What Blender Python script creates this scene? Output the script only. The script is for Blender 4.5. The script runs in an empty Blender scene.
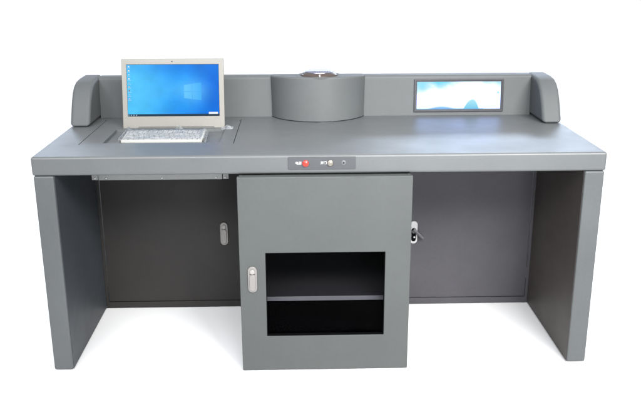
import bpy, bmesh, math, random
from mathutils import Matrix, Vector, noise
random.seed(7)
sc = bpy.context.scene
COL = sc.collection

# ------------------------------------------------------------------ materials
def new_mat(name):
    m = bpy.data.materials.new(name); m.use_nodes = True
    nt = m.node_tree
    return m, nt, nt.nodes['Principled BSDF']

def paint(name, col, rough=0.45, spec=0.5, mottle=0.10, grain=0.04, scale=700.0, metal=0.0, rvar=0.035, smudge=3.0):
    """painted / leatherette surface: slow mottling, uneven gloss and a fine grain"""
    m, nt, b = new_mat(name)
    N, L = nt.nodes, nt.links
    tc = N.new('ShaderNodeTexCoord')
    n1 = N.new('ShaderNodeTexNoise'); n1.inputs['Scale'].default_value = smudge
    n1.inputs['Detail'].default_value = 6; n1.inputs['Roughness'].default_value = 0.6
    L.new(tc.outputs['Object'], n1.inputs['Vector'])
    mr = N.new('ShaderNodeMapRange'); mr.inputs['From Min'].default_value = 0.3; mr.inputs['From Max'].default_value = 0.7
    mr.inputs['To Min'].default_value = 1 - mottle; mr.inputs['To Max'].default_value = 1 + mottle
    L.new(n1.outputs['Fac'], mr.inputs['Value'])
    mx = N.new('ShaderNodeVectorMath'); mx.operation = 'SCALE'
    mx.inputs[0].default_value = col
    nf = N.new('ShaderNodeTexNoise'); nf.inputs['Scale'].default_value = 90; nf.inputs['Detail'].default_value = 5; nf.inputs['Roughness'].default_value = 0.7
    L.new(tc.outputs['Object'], nf.inputs['Vector'])
    mf = N.new('ShaderNodeMapRange'); mf.inputs['From Min'].default_value = 0.3; mf.inputs['From Max'].default_value = 0.7
    mf.inputs['To Min'].default_value = 1 - mottle * 0.5; mf.inputs['To Max'].default_value = 1 + mottle * 0.5
    L.new(nf.outputs['Fac'], mf.inputs['Value'])
    mm = N.new('ShaderNodeMath'); mm.operation = 'MULTIPLY'
    L.new(mr.outputs['Result'], mm.inputs[0]); L.new(mf.outputs['Result'], mm.inputs[1])
    L.new(mm.outputs['Value'], mx.inputs['Scale'])
    L.new(mx.outputs['Vector'], b.inputs['Base Color'])
    n3 = N.new('ShaderNodeTexNoise'); n3.inputs['Scale'].default_value = 9; n3.inputs['Detail'].default_value = 8
    L.new(tc.outputs['Object'], n3.inputs['Vector'])
    r = N.new('ShaderNodeMapRange'); r.inputs['From Min'].default_value = 0.3; r.inputs['From Max'].default_value = 0.7
    r.inputs['To Min'].default_value = rough - rvar; r.inputs['To Max'].default_value = rough + rvar
    L.new(n3.outputs['Fac'], r.inputs['Value']); L.new(r.outputs['Result'], b.inputs['Roughness'])
    if grain > 0:
        n2 = N.new('ShaderNodeTexNoise'); n2.inputs['Scale'].default_value = scale; n2.inputs['Detail'].default_value = 3
        L.new(tc.outputs['Object'], n2.inputs['Vector'])
        bp = N.new('ShaderNodeBump'); bp.inputs['Strength'].default_value = grain * 6; bp.inputs['Distance'].default_value = 0.0006
        L.new(n2.outputs['Fac'], bp.inputs['Height']); L.new(bp.outputs['Normal'], b.inputs['Normal'])
    b.inputs['Specular IOR Level'].default_value = spec
    b.inputs['Metallic'].default_value = metal
    return m

GREY = paint('grey_leatherette', (0.071, 0.0755, 0.0765), 0.58, 0.28, 0.07, 0.05, 620)
GREY_TOP = paint('grey_worktop', (0.084, 0.089, 0.090), 0.42, 0.5, 0.07, 0.05, 620)
LEG = paint('grey_leg_leatherette', (0.075, 0.080, 0.081), 0.45, 0.35, 0.09, 0.05, 620)
DOOR = paint('grey_powder_coat', (0.063, 0.0675, 0.066), 0.5, 0.25, 0.07, 0.03, 900)
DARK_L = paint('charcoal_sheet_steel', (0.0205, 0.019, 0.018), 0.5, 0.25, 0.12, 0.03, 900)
DARK_R = paint('charcoal_sheet_steel_lit', (0.052, 0.050, 0.056), 0.5, 0.25, 0.12, 0.03, 900)  # same steel as the left panel, with stronger light put into its colour
LEG_SHADE_R = paint('leg_inner_shade_brown', (0.046, 0.040, 0.036), 0.5, 0.3, 0.10, 0.04, 800)
LEG_SHADE = paint('leg_inner_shade', (0.036, 0.041, 0.047), 0.5, 0.3, 0.10, 0.04, 800)  # shade of the inner leg faces put into the colour
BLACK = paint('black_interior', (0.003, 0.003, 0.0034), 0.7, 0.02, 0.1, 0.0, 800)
SHELFM = paint('shelf_steel', (0.20, 0.20, 0.205), 0.45, 0.3, 0.06, 0.02, 800)
ZINC = paint('zinc_bracket', (0.27, 0.275, 0.265), 0.45, 0.4, 0.08, 0.02, 900, 0.2)
SCREWM = paint('bright_screw', (0.75, 0.75, 0.74), 0.3, 0.5, 0.05, 0, 900, 0.9)
SILVER = paint('champagne_plastic', (0.155, 0.149, 0.131), 0.38, 0.5, 0.03, 0.01, 900)
HANDLE = paint('satin_lock_metal', (0.20, 0.19, 0.18), 0.36, 0.5, 0.04, 0.01, 900, 0.2)
HANDLE_B = paint('lock_push_button', (0.26, 0.25, 0.24), 0.36, 0.5, 0.04, 0.01, 900, 0.1)
HANDLE_W = paint('white_lock_plate', (0.38, 0.38, 0.38), 0.35, 0.5, 0.04, 0.01, 900)
LEVER = paint('dark_lever_metal', (0.065, 0.065, 0.07), 0.3, 0.5, 0.05, 0.01, 900, 0.3)
PLATE = paint('control_plate', (0.058, 0.061, 0.065), 0.4, 0.3, 0.05, 0.02, 900)
REDM = paint('red_button', (0.75, 0.03, 0.02), 0.25, 0.5, 0.03, 0, 900)
CHROME = paint('polished_steel', (0.72, 0.70, 0.66), 0.18, 0.5, 0.04, 0, 900, 1.0, 0.05)
NICKEL = paint('brushed_nickel', (0.22, 0.20, 0.17), 0.38, 0.5, 0.25, 0.02, 900, 0.6, 0.05, 60)
DOME_DARK = paint('dome_dark_reflection', (0.055, 0.040, 0.034), 0.25, 0.4, 0.15, 0, 900, 0.3)  # brown-dark reflection low on the dome, painted as colour
CAPM = paint('cap_lavender_reflection', (0.22, 0.22, 0.29), 0.25, 0.5, 0.05, 0, 900, 0.85, 0.05)  # lavender reflection on the polished dome top, painted as colour
BEZEL = paint('display_bezel', (0.017, 0.017, 0.022), 0.4, 0.3, 0.05, 0.01, 900)
BEZEL_IN = paint('display_inner_trim', (0.030, 0.029, 0.033), 0.4, 0.3, 0.05, 0, 900)
WHITE = paint('white_caption', (0.80, 0.80, 0.80), 0.5, 0.3, 0.02, 0, 900)
KEYM = paint('white_keys', (0.27, 0.27, 0.265), 0.5, 0.4, 0.03, 0, 900)
KBODY = paint('silver_keyboard_body', (0.36, 0.355, 0.33), 0.4, 0.5, 0.03, 0, 900)
LENS = paint('black_lens', (0.01, 0.01, 0.012), 0.15, 0.5, 0.02, 0, 900)
FLOORM = paint('white_floor_paper', (0.93, 0.93, 0.93), 0.7, 0.1, 0.01, 0, 900)

def screen_mat(name, attr, strength):
    m = bpy.data.materials.new(name); m.use_nodes = True
    nt = m.node_tree; N, L = nt.nodes, nt.links
    N.clear()
    out = N.new('ShaderNodeOutputMaterial'); at = N.new('ShaderNodeAttribute'); at.attribute_name = attr
    em = N.new('ShaderNodeEmission'); em.inputs['Strength'].default_value = strength
    L.new(at.outputs['Color'], em.inputs['Color'])
    gl = N.new('ShaderNodeBsdfGlossy'); gl.inputs['Roughness'].default_value = 0.3
    gl.inputs['Color'].default_value = (0.004, 0.004, 0.004, 1)
    ad = N.new('ShaderNodeAddShader'); L.new(em.outputs[0], ad.inputs[0]); L.new(gl.outputs[0], ad.inputs[1])
    L.new(ad.outputs[0], out.inputs['Surface'])
    return m
SCR_PC = screen_mat('lit_pc_screen', 'picture', 1.0)
SCR_IN = screen_mat('lit_inset_screen', 'picture', 1.0)

def film_mat():
    m = bpy.data.materials.new('clear_plastic_film'); m.use_nodes = True
    nt = m.node_tree; N, L = nt.nodes, nt.links; N.clear()
    out = N.new('ShaderNodeOutputMaterial')
    tr = N.new('ShaderNodeBsdfTransparent'); tr.inputs['Color'].default_value = (0.96, 0.97, 0.97, 1)
    gl = N.new('ShaderNodeBsdfGlossy'); gl.inputs['Roughness'].default_value = 0.30; gl.inputs['Color'].default_value = (0.75, 0.77, 0.79, 1)
    df = N.new('ShaderNodeBsdfDiffuse'); df.inputs['Color'].default_value = (0.60, 0.61, 0.61, 1)
    tc = N.new('ShaderNodeTexCoord')
    nz = N.new('ShaderNodeTexNoise'); nz.inputs['Scale'].default_value = 70; nz.inputs['Detail'].default_value = 5
    L.new(tc.outputs['Object'], nz.inputs['Vector'])
    bp = N.new('ShaderNodeBump'); bp.inputs['Strength'].default_value = 0.3; bp.inputs['Distance'].default_value = 0.002
    L.new(nz.outputs['Fac'], bp.inputs['Height']); L.new(bp.outputs['Normal'], gl.inputs['Normal'])
    mr = N.new('ShaderNodeMapRange'); mr.inputs['From Min'].default_value = 0.45; mr.inputs['From Max'].default_value = 0.7
    mr.inputs['To Min'].default_value = 0.05; mr.inputs['To Max'].default_value = 0.22
    L.new(nz.outputs['Fac'], mr.inputs['Value'])
    lw = N.new('ShaderNodeLayerWeight'); lw.inputs['Blend'].default_value = 0.12
    L.new(bp.outputs['Normal'], lw.inputs['Normal'])
    m1 = N.new('ShaderNodeMixShader'); L.new(lw.outputs['Fresnel'], m1.inputs[0]); L.new(tr.outputs[0], m1.inputs[1]); L.new(gl.outputs[0], m1.inputs[2])
    m2 = N.new('ShaderNodeMixShader'); L.new(mr.outputs['Result'], m2.inputs[0]); L.new(m1.outputs[0], m2.inputs[1]); L.new(df.outputs[0], m2.inputs[2])
    L.new(m2.outputs[0], out.inputs['Surface'])
    return m
FILM = film_mat()

def pane_mat():
    m = bpy.data.materials.new('smoked_acrylic'); m.use_nodes = True
    nt = m.node_tree; N, L = nt.nodes, nt.links; N.clear()
    out = N.new('ShaderNodeOutputMaterial')
    tr = N.new('ShaderNodeBsdfTransparent'); tr.inputs['Color'].default_value = (0.72, 0.72, 0.74, 1)
    gl = N.new('ShaderNodeBsdfGlossy'); gl.inputs['Roughness'].default_value = 0.08
    tc = N.new('ShaderNodeTexCoord'); nz = N.new('ShaderNodeTexNoise'); nz.inputs['Scale'].default_value = 4
    L.new(tc.outputs['Object'], nz.inputs['Vector'])
    mr = N.new('ShaderNodeMapRange'); mr.inputs['To Min'].default_value = 0.0008; mr.inputs['To Max'].default_value = 0.002
    L.new(nz.outputs['Fac'], mr.inputs['Value'])
    mx = N.new('ShaderNodeMixShader'); L.new(mr.outputs['Result'], mx.inputs[0]); L.new(tr.outputs[0], mx.inputs[1]); L.new(gl.outputs[0], mx.inputs[2])
    L.new(mx.outputs[0], out.inputs['Surface'])
    return m
PANE = pane_mat()

# ------------------------------------------------------------------ mesh helpers
def link(name, bm, mats, parent=None, smooth=True, wn=True):
    if not isinstance(mats, (list, tuple)): mats = [mats]
    me = bpy.data.meshes.new(name)
    bmesh.ops.recalc_face_normals(bm, faces=bm.faces[:])
    bm.edges.ensure_lookup_table(); sharp = [len(e.link_faces) != 2 or e.calc_face_angle(0) > 0.65 for e in bm.edges]
    bm.to_mesh(me); bm.free()
    for m in mats: me.materials.append(m)
    if smooth:
        for p in me.polygons: p.use_smooth = True
        for e, k in zip(me.edges, sharp): e.use_edge_sharp = k
    o = bpy.data.objects.new(name, me); COL.objects.link(o)
    if parent: o.parent = parent
    if smooth and wn:
        md = o.modifiers.new('wn', 'WEIGHTED_NORMAL'); md.keep_sharp = True; md.weight = 100
    return o

def merge(bm, other, mi=0):
    for f in other.faces: f.material_index = mi
    me = bpy.data.meshes.new('tmp'); other.to_mesh(me); other.free()
    bm.from_mesh(me); bpy.data.meshes.remove(me)
    return bm

def box(x0, x1, y0, y1, z0, z1, bev=0.0, seg=3):
    bm = bmesh.new()
    bmesh.ops.create_cube(bm, size=1)
    bmesh.ops.scale(bm, vec=(x1 - x0, y1 - y0, z1 - z0), verts=bm.verts)
    bmesh.ops.translate(bm, vec=((x0 + x1) / 2, (y0 + y1) / 2, (z0 + z1) / 2), verts=bm.verts)
    if bev: bmesh.ops.bevel(bm, geom=bm.edges[:], offset=bev, segments=seg, profile=0.5, affect='EDGES', clamp_overlap=True)
    return bm

def prism(pts, d, bev=0.0, seg=3):
    """closed outline pts (3D list) extruded by vector d"""
    bm = bmesh.new()
    vs = [bm.verts.new(p) for p in pts]
    f = bm.faces.new(vs)
    r = bmesh.ops.extrude_face_region(bm, geom=[f])
    bmesh.ops.translate(bm, vec=d, verts=[v for v in r['geom'] if isinstance(v, bmesh.types.BMVert)])
    bmesh.ops.recalc_face_normals(bm, faces=bm.faces[:])
    if bev:
        caps = [f for f in bm.faces if len(f.verts) == len(pts)]
        es = {e for f in caps for e in f.edges}
        es |= {e for e in bm.edges if len(e.link_faces) == 2 and e.calc_face_angle(0) > 0.6}
        bmesh.ops.bevel(bm, geom=list(es), offset=bev, segments=seg, profile=0.5, affect='EDGES', clamp_overlap=True)
    return bm

def rrect(x0, x1, z0, z1, r, n=6):
    out = []
    for cx, cz, a0 in ((x1 - r, z1 - r, 0), (x0 + r, z1 - r, 90), (x0 + r, z0 + r, 180), (x1 - r, z0 + r, 270)):
        for i in range(n + 1):
            a = math.radians(a0 + 90 * i / n)
            out.append((cx + r * math.cos(a), cz + r * math.sin(a)))
    return out

def plate_xz(x0, x1, z0, z1, r, y0, y1, bev=0.0, seg=2):
    return prism([(x, y1, z) for x, z in rrect(x0, x1, z0, z1, r)], (0, y0 - y1, 0), bev, seg)

def ring_xz(o, i, y0, y1, bev=0.0, seg=2):
    """rectangular frame o=(x0,x1,z0,z1) with hole i, between y0 (front) and y1"""
    bm = bmesh.new()
    def rect(b, y): return [bm.verts.new((x, y, z)) for x, z in ((b[0], b[2]), (b[1], b[2]), (b[1], b[3]), (b[0], b[3]))]
    of, inf, ob, ib = rect(o, y0), rect(i, y0), rect(o, y1), rect(i, y1)
    for k in range(4):
        j = (k + 1) % 4
        bm.faces.new((of[k], of[j], inf[j], inf[k])); bm.faces.new((ob[j], ob[k], ib[k], ib[j]))
        bm.faces.new((of[j], of[k], ob[k], ob[j])); bm.faces.new((inf[k], inf[j], ib[j], ib[k]))
    bmesh.ops.recalc_face_normals(bm, faces=bm.faces[:])
    if bev:
        es = [e for e in bm.edges if e.calc_face_angle(0) > 0.6]
        bmesh.ops.bevel(bm, geom=es, offset=bev, segments=seg, profile=0.5, affect='EDGES', clamp_overlap=True)
    return bm

def lathe(profile, n=48, axis='Z'):
    """profile [(r, h)...]"""
    bm = bmesh.new(); rings = []
    for r, h in profile:
        if r < 1e-6: rings.append([bm.verts.new((0, 0, h))])
        else: rings.append([bm.verts.new((r * math.cos(2 * math.pi * k / n), r * math.sin(2 * math.pi * k / n), h)) for k in range(n)])
    for a, b in zip(rings, rings[1:]):
        for k in range(n):
            j = (k + 1) % n
            if len(a) == 1: bm.faces.new((a[0], b[j], b[k]))
            elif len(b) == 1: bm.faces.new((a[k], a[j], b[0]))
            else: bm.faces.new((a[k], a[j], b[j], b[k]))
    if axis == 'Y': bmesh.ops.rotate(bm, matrix=Matrix.Rotation(math.pi / 2, 3, 'X'), verts=bm.verts)   # +h -> -Y
    return bm

def move(bm, x, y, z):
    bmesh.ops.translate(bm, vec=(x, y, z), verts=bm.verts); return bm

def xform(bm, M):
    bmesh.ops.transform(bm, matrix=M, verts=bm.verts); return bm

def empty(name, loc, label, cat):
    o = bpy.data.objects.new(name, None); COL.objects.link(o); o.location = loc
    o.empty_display_size = 0.1
    o['label'] = label; o['category'] = cat
    return o

def tag(o, label, cat):
    o['label'] = label; o['category'] = cat; return o

# ------------------------------------------------------------------ setting
fl = bmesh.new(); bmesh.ops.create_grid(fl, x_segments=2, y_segments=2, size=60)
floor = link('floor', fl, FLOORM, smooth=False); floor['kind'] = 'structure'

# ------------------------------------------------------------------ the desk
H, B = 0.8175, 0.750
desk = empty('console_desk', (0, 0, 0), 'wide grey teaching console desk with raised back ledge, two slab legs and a central cabinet', 'desk')

# worktop with the seams of the flip-up panel and the keyboard well cut into it
def worktop():
    o = link('worktop', box(-1, 1, 0, 0.79, B, H, 0.009, 4), GREY_TOP, None, True, False)
    cut = bmesh.new()
    x0, x1, y0, y1 = -0.884, -0.3165, 0.186, 0.655
    g = 0.0035
    U = [(x0, y0), (x0 + g, y0), (x0 + g, y1 - g), (x1 - g, y1 - g), (x1 - g, y0), (x1, y0), (x1, y1), (x0, y1)]
    merge(cut, prism([(x, y, H - 0.005) for x, y in U], (0, 0, 0.015)))
    merge(cut, box(-0.800, -0.3695, 0.212, 0.452, H - 0.010, H + 0.01))
    c = link('cut', cut, GREY, None, False)
    bpy.context.view_layer.update()
    md = o.modifiers.new('b', 'BOOLEAN'); md.operation = 'DIFFERENCE'; md.object = c; md.solver = 'EXACT'
    dg = bpy.context.evaluated_depsgraph_get()
    me = bpy.data.meshes.new_from_object(o.evaluated_get(dg))
    o.modifiers.clear(); o.data = me; me.name = 'worktop'
    cm = c.data; bpy.data.objects.remove(c); bpy.data.meshes.remove(cm)
    me.set_sharp_from_angle(angle=0.65)
    md = o.modifiers.new('wn', 'WEIGHTED_NORMAL'); md.weight = 100; md.keep_sharp = True
    o.parent = desk
    return o
wt = worktop()

# leg slabs (thin dark sheet on the inner face, its shade put into the colour)
LO, LW = 0.9965, 0.0695
for s in (-1, 1):
    a, b = sorted((s * LO, s * (LO - LW)))
    leg = link('leg_slab', box(a, b, 0.001, 0.785, 0.004, B - 0.0008, 0.006, 3), LEG, desk)
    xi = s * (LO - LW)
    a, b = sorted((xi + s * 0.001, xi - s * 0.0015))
    link('leg_shade_sheet', box(a, b, 0.009, 0.550, 0.006, B - 0.002, 0.0004, 1), LEG_SHADE if s < 0 else LEG_SHADE_R, leg)
    for y in (0.05, 0.72):
        link('foot_pad', move(lathe([(0, 0), (0.020, 0), (0.020, 0.0055), (0, 0.0055)], 20), s * (LO - LW / 2), y, 0.0), BLACK, leg)

# raised back ledge: leaning front face, rounded top
YR = 0.7005; LEAN = 0.0885
def ry(z): return YR + (z - H) * LEAN
HR = 0.987
prof = [(0.787, H - 0.002), (ry(H), H - 0.002), (ry(HR - 0.012), HR - 0.012)]
cy, cz, rr = ry(HR - 0.012) + 0.012, HR - 0.012, 0.012
for i in range(1, 7):
    a = math.radians(180 - 90 * i / 6); prof.append((cy + rr * math.cos(a), cz + rr * math.sin(a)))
for i in range(0, 7):
    a = math.radians(90 - 90 * i / 6); prof.append((0.787 - rr + rr * math.cos(a), cz + rr * math.sin(a)))
link('back_ledge', prism([(-0.9185, y, z) for y, z in prof], (1.837, 0, 0)), GREY, desk)

# rounded side wings that close the ledge
wp = [(0.7885, H + 0.0022), (0.498, H + 0.0022), (0.516, 0.850), (0.534, 0.884), (0.554, 0.918), (0.577, 0.948), (0.605, 0.970),
      (0.640, 0.983), (0.690, 0.988), (0.7885, 0.9895)]
for s in (-1, 1):
    xo, xi = s * 0.9965, s * 0.917
    link('side_wing', prism([(xo, y, z) for y, z in wp], (xi - xo, 0, 0), 0.015, 5), GREY, desk)

# semicircular housing in the middle of the ledge
DX, DY, DR = 0.0057, 0.777, 0.2101
pts = []
a0 = math.asin((DY - 0.712) / DR)
for i in range(73):
    a = math.pi + a0 + (math.pi - 2 * a0) * i / 72
    pts.append((DX + DR * math.cos(a), DY + DR * math.sin(a), H - 0.001))
pts.append((pts[-1][0], 0.783, H - 0.001)); pts.append((pts[0][0], 0.783, H - 0.001))
db = prism(pts, (0, 0, 1.0 - H + 0.001))
top = [f for f in db.faces if abs(f.calc_center_median().z - 1.0) < 1e-5]
bmesh.ops.bevel(db, geom=[e for f in top for e in f.edges], offset=0.008, segments=4, profile=0.5, affect='EDGES')
for v in db.verts:
    if v.co.z > 0.95:
        k = max(0.0, min(1.0, (0.74 - v.co.y) / 0.17))
        v.co.y += 0.012 * k
        v.co.z -= max(0.0, v.co.y - 0.58) * 0.062
drum = link('round_housing', db, GREY, desk)
sp = [(DX + (x - DX) * 1.006, DY + (y - DY) * 1.006 if y < 0.75 else y, H + 0.0003) for x, y, z in pts]
link('base_seam', prism(sp, (0, 0, 0.0030)), LENS, drum)
DC = (0.0105, 0.675, 0.9945)
link('dome_ring', move(lathe([(0.098, 0), (0.098, 0.001), (0.095, 0.0022), (0.080, 0.0022), (0.077, 0.001), (0.077, 0.0)], 64), *DC), GREY, drum)
link('dome_band', move(lathe([(0.0765, 0.0), (0.0765, 0.004), (0.073, 0.009), (0.066, 0.0145), (0.058, 0.0168), (0.0, 0.0168)], 64), *DC), DOME_DARK, drum)
link('dome_cap', move(lathe([(0.060, 0.0165), (0.0595, 0.0185), (0.052, 0.0206), (0.036, 0.0222), (0.018, 0.0230), (0, 0.0232)], 64), *DC), CAPM, drum)
# bright block added for the gap in the dome's painted dark reflection
link('dome_reflection_gap', xform(box(-0.003, 0.003, -0.004, 0.004, 0.0, 0.012, 0.001, 2), Matrix.Translation((DC[0], DC[1] - 0.0725, DC[2] + 0.002))), CHROME, drum)

# --- inset display in the ledge (built in the plane of the leaning face)
LM = Matrix.Translation((0, YR, H)) @ Matrix.Rotation(-math.atan(LEAN), 4, 'X')    # local z runs up the face, -y out of it
sx0, sx1, sz0, sz1 = 0.4165, 0.8000, 0.0150, 0.1535
disp = link('inset_display', xform(ring_xz((sx0, sx1, sz0, sz1), (sx0 + 0.009, sx1 - 0.009, sz0 + 0.008, sz1 - 0.008), -0.007, 0.004, 0.0015, 2), LM), BEZEL, desk)
link('inner_trim', xform(ring_xz((sx0 + 0.0085, sx1 - 0.0085, sz0 + 0.0075, sz1 - 0.0075), (sx0 + 0.012, sx1 - 0.012, sz0 + 0.011, sz1 - 0.011), -0.0048, 0.003), LM), BEZEL_IN, disp)

def s2l(c): return tuple(((x / 255) / 12.92 if x / 255 <= 0.04045 else ((x / 255 + 0.055) / 1.055) ** 2.4) for x in c)
def mix(a, b, t):
    t = max(0.0, min(1.0, t)); return tuple(p + (q - p) * t for p, q in zip(a, b))
def sm(a, b, x):
    t = max(0.0, min(1.0, (x - a) / (b - a))); return t * t * (3 - 2 * t)

def screen_mesh(name, w, h, nx, ny, fn, mat, M, parent):
    """flat screen w x h in the xz plane, its picture held per face corner; v runs from the top"""
    verts = [(w * i / nx, 0, h * j / ny) for j in range(ny + 1) for i in range(nx + 1)]
    faces = [(j * (nx + 1) + i, j * (nx + 1) + i + 1, (j + 1) * (nx + 1) + i + 1, (j + 1) * (nx + 1) + i) for j in range(ny) for i in range(nx)]
    me = bpy.data.meshes.new(name); me.from_pydata([M @ Vector(v) for v in verts], [], faces)
    at = me.color_attributes.new('picture', 'FLOAT_COLOR', 'POINT')
    buf = []
    for j in range(ny + 1):
        for i in range(nx + 1):
            buf += [*fn(i / nx, 1 - j / ny), 1.0]
    at.data.foreach_set('color', buf)
    me.materials.append(mat)
    o = bpy.data.objects.new(name, me); COL.objects.link(o); o.parent = parent
    return o

def inset_picture(u, v):
    white = (1.0, 1.0, 1.0)
    cy1 = (0.10, 0.70, 0.95); bl = (0.13, 0.33, 0.90)
    n = max(-0.5, min(0.5, noise.fractal(Vector((u * 6, v * 3, 1.3)), 1.0, 2.0, 4) * 0.5))
    c = white
    # pale cyan cloud, upper left and upper right
    k = sm(0.55, 0.02, v + 0.75 * max(0, u - 0.10) + 0.30 * n) * 0.78
    c = mix(c, cy1, k)
    k = sm(0.34, 0.0, v + 0.8 * max(0, 0.97 - u) + 0.2 * n) * 0.6
    c = mix(c, cy1, k)
    k = sm(0.30, 0.0, v + 1.6 * abs(u - 0.25) + 0.12 * n) * 0.85
    c = mix(c, cy1, k)
    # hills along the bottom
    h1 = 0.90 + 0.0 + ((u - 0.30) / 0.17) ** 2 * 0.10 + 0.01 * n
    c = mix(c, mix((0.20, 0.62, 0.95), bl, (v - 0.9) / 0.08), sm(h1 - 0.05, h1 + 0.05, v)*0.9)
    if 0.53 < u < 0.78:
        h2 = 0.64 + ((u - 0.67) / 0.095) ** 2 * 0.26 if u < 0.67 else 0.64 + ((u - 0.67) / 0.065) ** 2 * 0.26
        c = mix(c, mix((0.36, 0.80, 0.92), (0.12, 0.58, 0.84), (v - 0.66) / 0.3), sm(h2 - 0.05, h2 + 0.05, v)*0.9)
    c = mix(c, (0.15, 0.50, 0.90), sm(0.955, 0.985, v) * (0.9 if u < 0.8 else 0.5))
    if abs(u - 0.968) < 0.007 and abs(v - 0.40) < 0.03: c = (0.15, 0.65, 0.9)
    g = sm(0.5, 1.0, min(c))                  # backlight bleeds to a bluish white where the picture is white
    return tuple(x * (1 + g * k) for x, k in zip(c, (0.25, 0.8, 2.4)))
iw, ih = sx1 - sx0 - 0.023, sz1 - sz0 - 0.021
screen_mesh('screen', iw, ih, 190, 70, inset_picture, SCR_IN, LM @ Matrix.Translation((sx0 + 0.0115, -0.0025, sz0 + 0.0105)), disp)

# --- control plate on the front edge
cp = link('control_plate', plate_xz(-0.1165, 0.1185, 0.7660, 0.8110, 0.004, -0.0022, 0.004, 0.0008, 2), PLATE, desk)
def knob(x, z, r, hgt, mat, name, ringm=None):
    b = lathe([(0, 0), (r, 0), (r, hgt * 0.55), (r * 0.93, hgt * 0.8), (r * 0.7, hgt * 0.95), (0, hgt)], 28, 'Y')
    o = link(name, move(b, x, -0.0022, z), mat, cp)
    return o
knob(-0.0556, 0.7884, 0.0108, 0.009, REDM, 'red_button')
knob(0.0302, 0.7892, 0.0105, 0.008, NICKEL, 'steel_button')
kb_ = lathe([(0, 0), (0.0085, 0), (0.0085, 0.0012), (0.007, 0.0018), (0.0, 0.0018)], 24, 'Y')
kl = move(kb_, 0.0765, -0.0022, 0.7892)
for f in kl.faces: f.material_index = 0
merge(kl, move(lathe([(0, 0.0018), (0.0028, 0.0018), (0.0028, 0.0026), (0, 0.0026)], 14, 'Y'), 0.0765, -0.0022, 0.7892), 1)
link('key_lock', kl, [paint('lock_rim', (0.09, 0.093, 0.096), 0.4, 0.5, 0.03, 0), LENS], cp)
def caption(txt, x, z, size, parent):
    cu = bpy.data.curves.new('caption', 'FONT'); cu.body = txt; cu.size = size; cu.extrude = 0.0002
    cu.align_x = 'CENTER'; cu.align_y = 'CENTER'; cu.offset = 0.0
    t = bpy.data.objects.new('caption_src', cu); COL.objects.link(t)
    dg = bpy.context.evaluated_depsgraph_get()
    me = bpy.data.meshes.new_from_object(t.evaluated_get(dg)); bpy.data.objects.remove(t)
    me.transform(Matrix.Translation((x, -0.0026, z)) @ Matrix.Rotation(math.pi / 2, 4, 'X'))
    me.materials.clear(); me.materials.append(WHITE)
    o = bpy.data.objects.new('caption', me); COL.objects.link(o); o.parent = parent
caption('电源', -0.0805, 0.7884, 0.0108, cp)
caption('开门', 0.0070, 0.7889, 0.0108, cp)

# --- knee-hole back panels with recessed doors
YB = 0.5525
def lock_handle(x, z, y, h, w, parent, opened=False):
    """oval lock plate with push button and flush lever"""
    bm = bmesh.new()
    r = w / 2 - 0.0005
    merge(bm, plate_xz(x - w / 2, x + w / 2, z - h / 2, z + h / 2, r, y - 0.006, y + 0.001, 0.0018, 3), 0)
    if not opened:
        merge(bm, plate_xz(x - w * 0.34, x + w * 0.34, z - h * 0.43, z + h * 0.20, w * 0.33, y - 0.0105, y - 0.005, 0.0022, 3), 0)
        merge(bm, move(lathe([(0, 0), (w * 0.27, 0), (w * 0.27, 0.004), (w * 0.22, 0.0055), (0, 0.0055)], 24, 'Y'), x, y - 0.0055, z + h * 0.31), 2)
        merge(bm, box(x - w * 0.33, x + w * 0.33, y - 0.0068, y - 0.005, z + h * 0.205, z + h * 0.225), 1)
        return link('lock_handle', bm, [HANDLE, LEVER, HANDLE_B], parent)
    # opened: dark recess in a pale plate, lever swung out to the lower right
    merge(bm, plate_xz(x - w * 0.30, x + w * 0.30, z - h * 0.40, z + h * 0.20, w * 0.28, y - 0.0072, y - 0.004, 0.0006, 2), 1)
    merge(bm, move(lathe([(0, 0), (w * 0.26, 0), (w * 0.26, 0.006), (0, 0.007)], 20, 'Y'), x, y - 0.006, z + h * 0.06), 2)
    merge(bm, move(lathe([(0, 0), (w * 0.13, 0), (w * 0.12, 0.003), (0, 0.003)], 16, 'Y'), x + 0.003, y - 0.0072, z - h * 0.2), 0)
    L = 0.054
    lv = box(-0.0065, 0.0065, -0.005, 0.005, -L, 0.006, 0.003, 3)
    xform(lv, Matrix.Translation((x + 0.001, y - 0.018, z + h * 0.14)) @ Matrix.Rotation(math.radians(-47), 4, 'Y') @ Matrix.Rotation(math.radians(-9), 4, 'X'))
    merge(bm, lv, 2)
    return link('lock_handle', bm, [HANDLE_W, BLACK, LEVER], parent)

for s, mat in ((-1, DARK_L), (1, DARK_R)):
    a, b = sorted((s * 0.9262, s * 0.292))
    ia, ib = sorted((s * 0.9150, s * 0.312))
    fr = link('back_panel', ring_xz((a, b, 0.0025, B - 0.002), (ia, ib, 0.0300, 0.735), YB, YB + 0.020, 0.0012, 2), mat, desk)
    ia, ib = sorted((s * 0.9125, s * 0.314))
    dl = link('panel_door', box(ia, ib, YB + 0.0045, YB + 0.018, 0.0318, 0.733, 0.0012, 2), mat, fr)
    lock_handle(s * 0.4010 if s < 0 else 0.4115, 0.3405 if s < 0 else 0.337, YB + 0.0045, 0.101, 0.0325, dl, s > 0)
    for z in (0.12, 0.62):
        link('hinge', move(lathe([(0, 0), (0.004, 0), (0.004, 0.05), (0, 0.05)], 14), s * 0.9137, YB + 0.0052, z), mat, fr)

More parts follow.
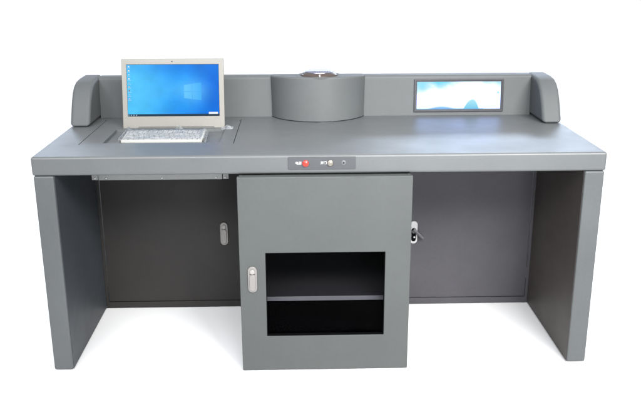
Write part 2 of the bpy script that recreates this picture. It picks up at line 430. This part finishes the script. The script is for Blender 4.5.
# --- flip-up mechanism slung under the worktop: box and zinc flange with screws
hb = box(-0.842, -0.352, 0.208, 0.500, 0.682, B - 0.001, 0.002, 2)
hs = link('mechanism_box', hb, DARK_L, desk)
fb = bmesh.new()
merge(fb, box(-0.824, -0.3652, 0.2020, 0.2045, 0.6785, 0.7485, 0.0008, 2))
merge(fb, box(-0.849, -0.8262, 0.2028, 0.2053, 0.6789, 0.7485, 0.0008, 2))
merge(fb, box(-0.3630, -0.3415, 0.2028, 0.2053, 0.6789, 0.7485, 0.0008, 2))
flg = link('zinc_flange', fb, ZINC, hs)
for x in (-0.838, -0.797, -0.590, -0.388, -0.354):
    link('screw', move(lathe([(0, 0), (0.0030, 0), (0.0028, 0.0010), (0.0016, 0.0018), (0, 0.0020)], 16, 'Y'), x, 0.2022, 0.6860), SCREWM, flg)

# --- central cabinet
CX0, CX1, YD = -0.2943, 0.3169, -0.025
cb = bmesh.new()
t = 0.012
cx0, cx1, cyb = CX0 + 0.006, CX1 - 0.006, 0.600
merge(cb, box(cx0, cx0 + t, -0.0025, cyb, 0.004, 0.7450, 0.001, 1))
merge(cb, box(cx1 - t, cx1, -0.0025, cyb, 0.004, 0.7450, 0.001, 1))
merge(cb, box(cx0 + t, cx1 - t, 0.0005, cyb, 0.006, 0.020, 0.001, 1))
merge(cb, box(cx0 + t, cx1 - t, 0.0005, cyb, 0.730, 0.7440, 0.001, 1))
merge(cb, box(cx0 + t, cx1 - t, cyb - 0.01, cyb - 0.001, 0.020, 0.730))
cab = link('cabinet', cb, DOOR, desk)
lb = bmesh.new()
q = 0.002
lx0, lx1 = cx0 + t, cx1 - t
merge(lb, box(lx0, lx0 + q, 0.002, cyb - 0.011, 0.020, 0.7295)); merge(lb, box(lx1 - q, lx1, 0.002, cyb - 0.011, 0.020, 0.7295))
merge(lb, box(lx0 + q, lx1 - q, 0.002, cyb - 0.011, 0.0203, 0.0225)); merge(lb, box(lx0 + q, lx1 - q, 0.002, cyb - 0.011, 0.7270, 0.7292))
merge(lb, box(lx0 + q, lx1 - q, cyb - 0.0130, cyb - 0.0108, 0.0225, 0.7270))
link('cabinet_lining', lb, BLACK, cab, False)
shb = box(lx0 + 0.003, lx1 - 0.003, 0.049, cyb - 0.014, 0.2485, 0.2665, 0.0015, 2)
for f in shb.faces: f.material_index = 1 if f.normal.z > 0.9 else 0
link('cabinet_shelf', shb, [SHELFM, paint('shelf_top_dark', (0.045, 0.045, 0.047), 0.5, 0.3, 0.1, 0.0)], cab)
WX0, WX1, WZ0, WZ1 = -0.2015, 0.2262, 0.1415, 0.4665
door = link('cabinet_door', ring_xz((CX0, CX1, 0.0035, 0.7455), (WX0, WX1, WZ0, WZ1), YD, YD + 0.0195, 0.0022, 3), DOOR, desk)
link('window_pane', box(WX0 - 0.012, WX1 + 0.012, YD + 0.0200, YD + 0.0222, WZ0 - 0.012, WZ1 + 0.012), PANE, door, False)
link('window_gasket', ring_xz((WX0 - 0.0004, WX1 + 0.0004, WZ0 - 0.0004, WZ1 + 0.0004), (WX0 + 0.0022, WX1 - 0.0022, WZ0 + 0.0022, WZ1 - 0.0022), YD + 0.003, YD + 0.019, 0.0005, 1), BLACK, door)
lock_handle(-0.2492, 0.3675, YD, 0.0985, 0.0325, door)

# ------------------------------------------------------------------ all-in-one computer standing in the flip-up slot
pc = empty('desktop_computer', (-0.577, 0.4806, H), 'silver all-in-one computer with a lit blue desktop screen, standing on the left of the desk', 'computer')
TILT = math.atan2(0.0539, 0.267)
PM = Matrix.Translation((0, 0, -0.006)) @ Matrix.Rotation(-TILT, 4, 'X')      # local: x across, z up the panel, -y towards the user
W2, PH = 0.2025, 0.2790
sL, sR, sB, sT = -0.1822, 0.1815, 0.0525, 0.2560
body = link('case', xform(ring_xz((-W2, W2, 0.0, PH), (sL - 0.0005, sR + 0.0005, sB - 0.0005, sT + 0.0005), 0.0, 0.012, 0.002, 3), PM), SILVER, pc)
link('rear_shell', xform(prism([(-W2 + 0.004, 0.0115, 0.003), (-W2 + 0.004, 0.0115, PH - 0.003), (-W2 + 0.004, 0.020, PH - 0.006), (-W2 + 0.004, 0.032, PH - 0.06), (-W2 + 0.004, 0.034, 0.03), (-W2 + 0.004, 0.026, 0.003)],
      (2 * W2 - 0.008, 0, 0), 0.003, 3), PM), SILVER, pc)
link('webcam', xform(move(lathe([(0, 0), (0.0028, 0), (0.0028, 0.0006), (0, 0.0008)], 16, 'Y'), -0.002, 0.0, PH - 0.0105), PM), LENS, pc)
link('stand_lip', xform(box(-0.150, 0.150, -0.006, 0.006, -0.0035, 0.0045, 0.0015, 2), Matrix.Translation((0.01, -0.003, 0.0005))), paint('grey_hinge_lip', (0.10, 0.10, 0.095), 0.45, 0.3, 0.05, 0), pc)

SW, SH = sR - sL, sT - sB
icons = []
for k in range(9):
    icons.append((0.022, 0.035 + k * 0.078))
def pc_picture(u, v):
    left = s2l((78, 196, 252)); midc = s2l((34, 158, 250)); right = s2l((0, 112, 226)); deep = s2l((10, 120, 226))
    c = mix(left, midc, sm(0.05, 0.62, u)); c = mix(c, right, sm(0.58, 0.97, u))
    c = mix(c, deep, sm(0.30, 0.0, v) * (0.25 + 0.55 * sm(0.0, 0.7, u)))
    c = mix(c, mix(deep, right, u), sm(0.75, 1.0, v) * 0.35 * sm(0.2, 0.7, u))
    # glow thrown by the window sign to the left
    lx, ly = 0.715, 0.52
    dx, dy = u - lx, (v - ly)
    d = math.sqrt((dx * 1.5) ** 2 + (dy * 1.1) ** 2)
    c = mix(c, s2l((110, 205, 255)), 0.55 * math.exp(-(d / 0.22) ** 2))
    if dx < 0:
        ang = abs(dy - 0.05 * math.sin(dx * 9)) / (0.12 - dx * 0.55)
        c = mix(c, s2l((90, 200, 255)), 0.35 * max(0, 1 - ang) * sm(0.0, 0.1, -dx))
    n = noise.fractal(Vector((u * 7, v * 4, 4.2)), 1.0, 2.0, 4)
    c = tuple(max(0, x * (1 + 0.10 * n)) for x in c)
    # four panes in perspective
    x0, x1, xm = 0.621, 0.809, 0.708
    if x0 < u < x1:
        t_ = (u - x0) / (x1 - x0)
        yt, yb = 0.397 - 0.048 * t_, 0.650 + 0.047 * t_
        ym = 0.521 + 0.002 * t_
        if yt < v < yb:
            if abs(u - xm) > 0.0045 and abs(v - ym) > 0.008:
                c = mix(c, mix(s2l((112, 208, 255)), s2l((70, 182, 250)), t_), 0.72)
    # icons down the left side
    for k, (iu, iv) in enumerate(icons):
        if abs(u - iu) < 0.008 and abs(v - iv) < 0.013:
            c = s2l(((225, 240, 250), (235, 240, 240), (190, 225, 245), (240, 245, 250), (150, 190, 190), (205, 195, 150), (150, 120, 110), (160, 200, 220), (190, 190, 225))[k])
        if abs(u - iu) < 0.016 and 0.022 < v - iv < 0.032 and int(u * 400) % 2: c = s2l((190, 228, 250))
    if v > 0.957:
        c = s2l((38, 62, 84))
        if 0.004 < u < 0.10 and 0.968 < v < 0.99 and int(u * 70) % 2 == 0: c = s2l((150, 175, 190))
    if u > 0.885 and u < 0.985 and 0.925 < v < 0.962: c = s2l((238, 244, 250))
    return c
screen_mesh('screen', SW, SH, 320, 180, pc_picture, SCR_PC, PM @ Matrix.Translation((sL, 0.0022, sB)), pc)

# ------------------------------------------------------------------ keyboard in the well, wrapped in clear film
KX, KY, KZ = -0.588, 0.297, H - 0.0098
kbd = empty('keyboard', (KX, KY, KZ), 'slim white keyboard lying in front of the computer under clear plastic film', 'keyboard')
KM = Matrix.Translation((0, 0, 0.003)) @ Matrix.Rotation(math.radians(4.0), 4, 'X') @ Matrix.Translation((0, 0, 0.008))
link('case', xform(box(-0.150, 0.150, -0.066, 0.066, -0.003, 0.008, 0.003, 3), KM), KBODY, kbd)
kk = bmesh.new()
rows = [(15, 0), (15, 0), (14, 0.2), (13, 0.3), (12, 0.4), (9, 0)]
kp = 0.0190
for r in range(6):
    y = 0.052 - r * 0.0206
    x = -0.143
    while x < 0.138:
        w = kp
        if r == 5 and -0.07 < x < -0.04: w = kp * 5.5
        elif x < -0.14 and r in (2, 3, 4): w = kp * (1.2 + 0.25 * (r - 1))
        if x + w > 0.1435: w = 0.1435 - x
        if w > 0.006:
            merge(kk, xform(box(x + 0.001, x + w - 0.001, y - 0.0088, y + 0.0088, 0.0078, 0.0108, 0.0008, 1), KM))
        x += w
link('keys', kk, KEYM, kbd)

# film: wrinkled sheet lying over the keyboard, gathered at the ends
def film(name, x0, x1, y0, y1, nx, ny, hfun, loc):
    bm = bmesh.new(); g = []
    for j in range(ny + 1):
        row = []
        for i in range(nx + 1):
            u, v = i / nx, j / ny
            x, y = x0 + (x1 - x0) * u, y0 + (y1 - y0) * v
            dx, dy, z = hfun(u, v, x, y)
            row.append(bm.verts.new((x + dx - loc[0], y + dy - loc[1], z - loc[2])))
        g.append(row)
    for j in range(ny):
        for i in range(nx):
            bm.faces.new((g[j][i], g[j][i + 1], g[j + 1][i + 1], g[j + 1][i]))
    o = link(name, bm, FILM, None, True, False); o.location = loc
    return o
def crumple(x, y, s, seed):
    """sharp creases: ridged noise"""
    a = noise.noise(Vector((x * s, y * s, seed))); b = noise.noise(Vector((x * s * 2.3, y * s * 2.3, seed + 5)))
    return (1 - abs(a) * 2.2) * 0.65 + (1 - abs(b) * 2.2) * 0.35
def hf(u, v, x, y):
    base = H + 0.0065 + 0.0105 * v                     # rides over the tilted keyboard
    e = min(u, 1 - u)
    ridge = math.exp(-((u - 0.035) / 0.022) ** 2) * 0.010 + math.exp(-((u - 0.955) / 0.018) ** 2) * 0.006
    drop = -0.010 * sm(0.03, 0.0, e) - 0.010 * sm(0.06, 0.0, v) - 0.006 * sm(0.93, 1.0, v)
    c = crumple(x, y, 26, 2.0) * 0.0014 + crumple(x, y, 75, 8.0) * 0.0005
    skew = (0.5 - v) * 0.010 * (1 if u < 0.5 else -0.4)
    return (skew * -1 * (1 - 2 * e) + 0.004 * crumple(y, x, 40, 3), 0.005 * crumple(x, y, 30, 6), base + ridge + drop + c)
wrap = film('plastic_film', -0.750, -0.428, 0.226, 0.378, 150, 80, hf, (-0.588, 0.300, H))
tag(wrap, 'crinkled clear plastic film wrapped over the white keyboard', 'plastic film')
def scrap(name, cx, cy_, sx, sy, hgt, seed, label):
    def f(u, v, x, y):
        d = math.sqrt((u - 0.5) ** 2 + (v - 0.5) ** 2) * 2
        return (0.006 * noise.noise(Vector((u * 4, v * 4, seed))), 0.006 * noise.noise(Vector((u * 4, v * 4, seed + 3))),
                H + 0.0015 + hgt * max(0, 1 - d) * (0.6 + 0.8 * abs(crumple(u * 0.1, v * 0.1, 30, seed))) + 0.002 * abs(crumple(x, y, 90, seed)))
    o = film(name, cx - sx / 2, cx + sx / 2, cy_ - sy / 2, cy_ + sy / 2, 26, 22, f, (cx, cy_, H))
    tag(o, label, 'plastic scrap'); return o
scrap('plastic_scrap', -0.5487, 0.424, 0.040, 0.030, 0.018, 3.3, 'small crumpled tuft of clear plastic between the keyboard and the computer')
scrap('plastic_scrap', -0.362, 0.455, 0.045, 0.050, 0.010, 9.1, 'small scrap of clear plastic beside the lower right corner of the computer')

# ------------------------------------------------------------------ camera
cam = bpy.data.cameras.new('camera'); co = bpy.data.objects.new('camera', cam); COL.objects.link(co)
yaw, pit, rol = -0.0276, 0.3016, 0.0025
R0 = Vector((math.cos(yaw), math.sin(yaw), 0)); F0 = Vector((-math.sin(yaw), math.cos(yaw), 0)); Z0 = Vector((0, 0, 1))
F = math.cos(pit) * F0 - math.sin(pit) * Z0; U = math.sin(pit) * F0 + math.cos(pit) * Z0
Ri = math.cos(rol) * R0 - math.sin(rol) * U; Ui = math.sin(rol) * R0 + math.cos(rol) * U
m = Matrix((Ri, Ui, -F)).transposed().to_4x4(); m.translation = (-0.0792, -2.7182, 1.4782)
co.matrix_world = m
cam.sensor_width = 36; cam.lens = 36 * 807.8 / 641; cam.clip_end = 500; cam.clip_start = 0.05
sc.camera = co

# ------------------------------------------------------------------ light
WALL, CEIL = 0.38, 1.52
w = bpy.data.worlds.new('World'); sc.world = w; w.use_nodes = True
nt = w.node_tree; bg = nt.nodes['Background']
# a white studio: bright ceiling fading to duller walls
tc = nt.nodes.new('ShaderNodeTexCoord'); sx = nt.nodes.new('ShaderNodeSeparateXYZ'); nt.links.new(tc.outputs['Generated'], sx.inputs[0])
mr = nt.nodes.new('ShaderNodeMapRange'); mr.inputs['From Min'].default_value = 0.0; mr.inputs['From Max'].default_value = 1.0
mr.inputs['To Min'].default_value = WALL; mr.inputs['To Max'].default_value = CEIL
nt.links.new(sx.outputs['Z'], mr.inputs['Value']); nt.links.new(mr.outputs['Result'], bg.inputs['Strength'])
bg.inputs['Color'].default_value = (0.97, 1.0, 1.07, 1)

def area(name, loc, target, sx, sy, power, col, spread=180):
    l = bpy.data.lights.new(name, 'AREA'); l.shape = 'RECTANGLE'; l.size = sx; l.size_y = sy; l.energy = power; l.color = col; l.spread = math.radians(spread)
    o = bpy.data.objects.new(name, l); COL.objects.link(o); o.location = loc
    o.rotation_euler = (Vector(target) - Vector(loc)).to_track_quat('-Z', 'Y').to_euler()
    return o
area('softbox_right', (1.9, -2.9, 3.0), (0.55, 0.4, 1.0), 1.8, 1.2, 44, (1.0, 0.99, 0.97), 58)
area('softbox_left', (-1.8, -3.0, 2.9), (-0.60, 0.4, 1.0), 1.8, 1.2, 17, (0.98, 0.99, 1.0), 58)
area('softbox_front', (0.0, -3.3, 2.9), (0.0, 0.4, 0.85), 2.0, 1.0, 14, (1.0, 1.0, 1.0), 65)
area('low_fill', (0.9, -3.9, 1.25), (0.35, 0.4, 0.62), 1.2, 0.6, 8, (0.97, 0.98, 1.0), 45)
area('window_right', (1.9, 4.6, 2.55), (0.5, 0.2, 0.8), 2.4, 0.40, 60, (0.66, 0.80, 1.0))
area('ledge_sheen_light', (0.9, 5.5, 1.75), (0.3, 0.75, 1.0), 4.0, 0.3, 30, (0.66, 0.80, 1.0))  # added strip lamp, no real window; puts a sheen on the ledge tops
area('window_left', (-2.5, 4.6, 2.45), (-0.9, 0.1, 0.8), 0.9, 0.40, 20, (0.66, 0.80, 1.0))

sc.render.engine = 'CYCLES'
sc.cycles.use_denoising = True
sc.cycles.max_bounces = 8; sc.cycles.transparent_max_bounces = 16
sc.view_settings.view_transform = 'Standard'; sc.view_settings.look = 'None'
sc.view_settings.exposure = 0; sc.view_settings.gamma = 1
